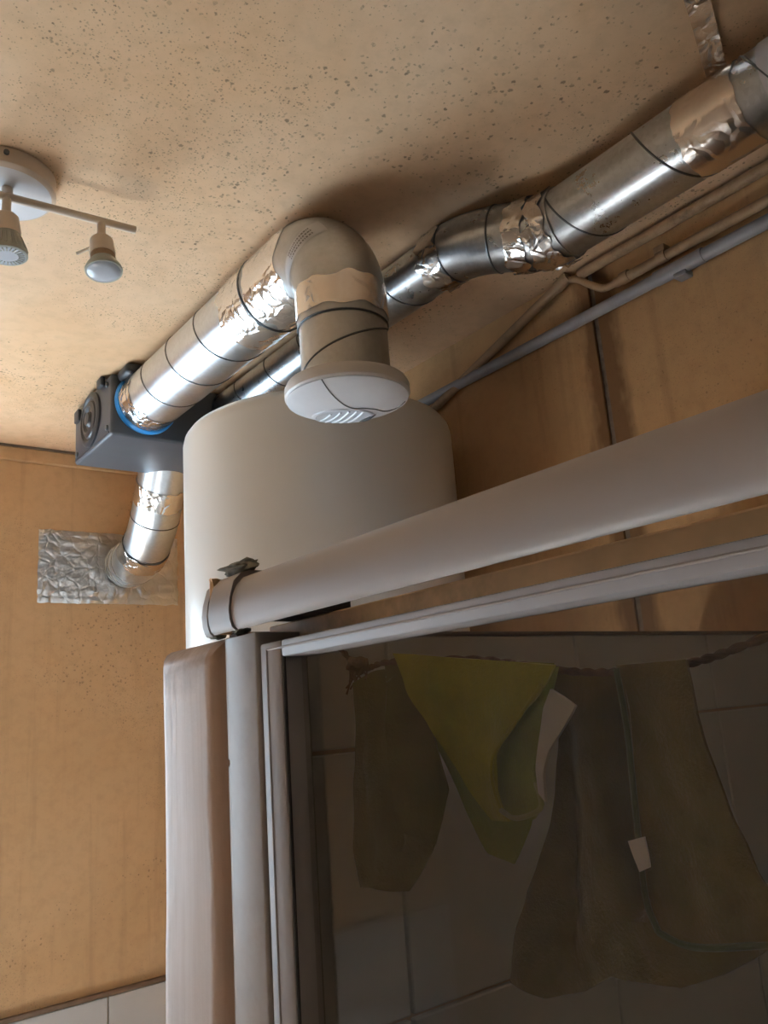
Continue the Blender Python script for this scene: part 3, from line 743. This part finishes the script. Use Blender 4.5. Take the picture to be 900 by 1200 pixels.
LIME_FRONT = (0.388, [[(0.489,0.041), (0.333,0.019)], [(0.473,0.014), (0.354,-0.001)], [(0.454,-0.012), (0.376,-0.018)], [(0.441,-0.029), (0.392,-0.034)], [(0.429,-0.046), (0.393,-0.055)], [(0.417,-0.062), (0.389,-0.067)], [(0.403,-0.074), (0.382,-0.073)]])
LIME_INNER = (0.395, [[(0.409,0.019), (0.337,0.018)], [(0.404,-0.004), (0.348,-0.006)], [(0.403,-0.026), (0.359,-0.028)], [(0.406,-0.045), (0.365,-0.044)], [(0.405,-0.064), (0.360,-0.063)], [(0.403,-0.075), (0.369,-0.072)]])
LIME_BACK = (0.406, [[(0.504,0.041), (0.350,0.021)], [(0.480,-0.013), (0.363,-0.017)], [(0.456,-0.047), (0.374,-0.054)], [(0.439,-0.077), (0.387,-0.080)], [(0.425,-0.098), (0.404,-0.103)]])
LIME_PALE = (0.391, [[(0.341,0.005), (0.332,0.000)], [(0.348,-0.006), (0.323,-0.006)], [(0.352,-0.019), (0.335,-0.019)], [(0.356,-0.029), (0.348,-0.032)], [(0.360,-0.041), (0.354,-0.044)], [(0.360,-0.056), (0.355,-0.061)]])
OLIVE_BACK = (0.41, [[(0.355,0.020), (0.330,0.015), (0.307,0.013), (0.259,0.013)], [(0.355,0.009), (0.256,0.002)], [(0.365,-0.028), (0.252,-0.029)], [(0.376,-0.075), (0.244,-0.068)], [(0.392,-0.112), (0.238,-0.095)], [(0.408,-0.144), (0.236,-0.117)], [(0.419,-0.176), (0.392,-0.180), (0.364,-0.172), (0.336,-0.157), (0.314,-0.156), (0.292,-0.155), (0.266,-0.144), (0.238,-0.127)]])
OLIVE_FRONT = (0.39, [[(0.290,0.015), (0.246,0.014)], [(0.287,0.005), (0.244,0.002)], [(0.287,-0.027), (0.239,-0.028)], [(0.289,-0.067), (0.232,-0.062)], [(0.290,-0.102), (0.224,-0.087)], [(0.290,-0.114), (0.216,-0.101)], [(0.286,-0.123), (0.259,-0.124), (0.219,-0.117)]])
OLIVE_TAG = (0.385, [[(0.295,-0.078), (0.284,-0.075)], [(0.293,-0.085), (0.283,-0.084)], [(0.290,-0.093), (0.283,-0.090)]])
DARK_BACK = (0.404, [[(0.570,0.024), (0.510,0.037)], [(0.573,-0.010), (0.474,-0.020)], [(0.581,-0.065), (0.460,-0.058)], [(0.586,-0.111), (0.485,-0.103)], [(0.581,-0.137), (0.513,-0.130)]])
DARK_FRONT = (0.398, [[(0.516,0.021), (0.496,0.029)], [(0.518,-0.018), (0.464,-0.019)], [(0.515,-0.062), (0.451,-0.057)], [(0.511,-0.089), (0.472,-0.095)]])
c1 = thing('cleaning_cloth', 'bright lime-green cloth folded to a point over the twine line', 'cloth', (.395, .40, -.10), 'cloths on the twine line')
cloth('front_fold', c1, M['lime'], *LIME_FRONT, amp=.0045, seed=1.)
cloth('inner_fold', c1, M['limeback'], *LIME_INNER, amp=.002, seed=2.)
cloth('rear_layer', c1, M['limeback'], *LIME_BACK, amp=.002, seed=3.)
cloth('pale_lining', c1, M['tag'], *LIME_PALE, amp=.001, seed=4., nu=10, nv=16)['label'] = 'pale ragged lining'
hem('hem', c1, M['hemlight'], [(.384, .389, -.0665), (.3835, .378, -.0705), (.385, .366, -.0685), (.390, .360, -.0635), (.391, .363, -.050)])
hem('hem', c1, M['lime'], [(.386, .345, .008), (.385, .372, -.016), (.384, .391, -.034), (.384, .394, -.050), (.384, .389, -.0665)], .0013)
c2 = thing('cleaning_cloth', 'big brown-olive cloth with white tag hanging at the right of the twine line', 'cloth', (.40, .31, -.18), 'cloths on the twine line')
cloth('rear_layer', c2, M['olive'], *OLIVE_BACK, amp=.006, seed=5., nu=90, groove=[(.3125, -.125, .014, .0060, .060, .0), (.352, -.16, -.02, .010, .008, -.12), (.285, -.19, -.09, .012, .012, .25)])
cloth('front_flap', c2, M['olive'], *OLIVE_FRONT, amp=.0045, seed=6.)
cloth('tag', c2, M['tag'], *OLIVE_TAG, amp=.001, seed=7., nu=8, nv=8, thick=.001)['label'] = 'small white fabric tag'
hem('hem', c2, M['olivegreen'], [(.388, .290, .013), (.386, .287, -.02), (.386, .289, -.067), (.386, .290, -.105), (.386, .285, -.122)], .0018)
hem('hem', c2, M['olivegreen'], [(.386, .285, -.122), (.386, .272, -.1255), (.386, .255, -.1245), (.386, .219, -.117)], .0018)
c3 = thing('cleaning_cloth', 'dull olive cloth hanging near the knotted end of the twine, beside the partition tiles', 'cloth', (.39, .51, -.14), 'cloths on the twine line')
cloth('rear_layer', c3, M['darkolive'], *DARK_BACK, amp=.003, seed=8., nu=80, xfun=lambda s: .925+.075*s, groove=[(.5265, -.105, .03, .0046, .035, .09)])
cloth('front_flap', c3, M['darkolive'], *DARK_FRONT, amp=.002, seed=9., xfun=lambda s: .955+.045*s)
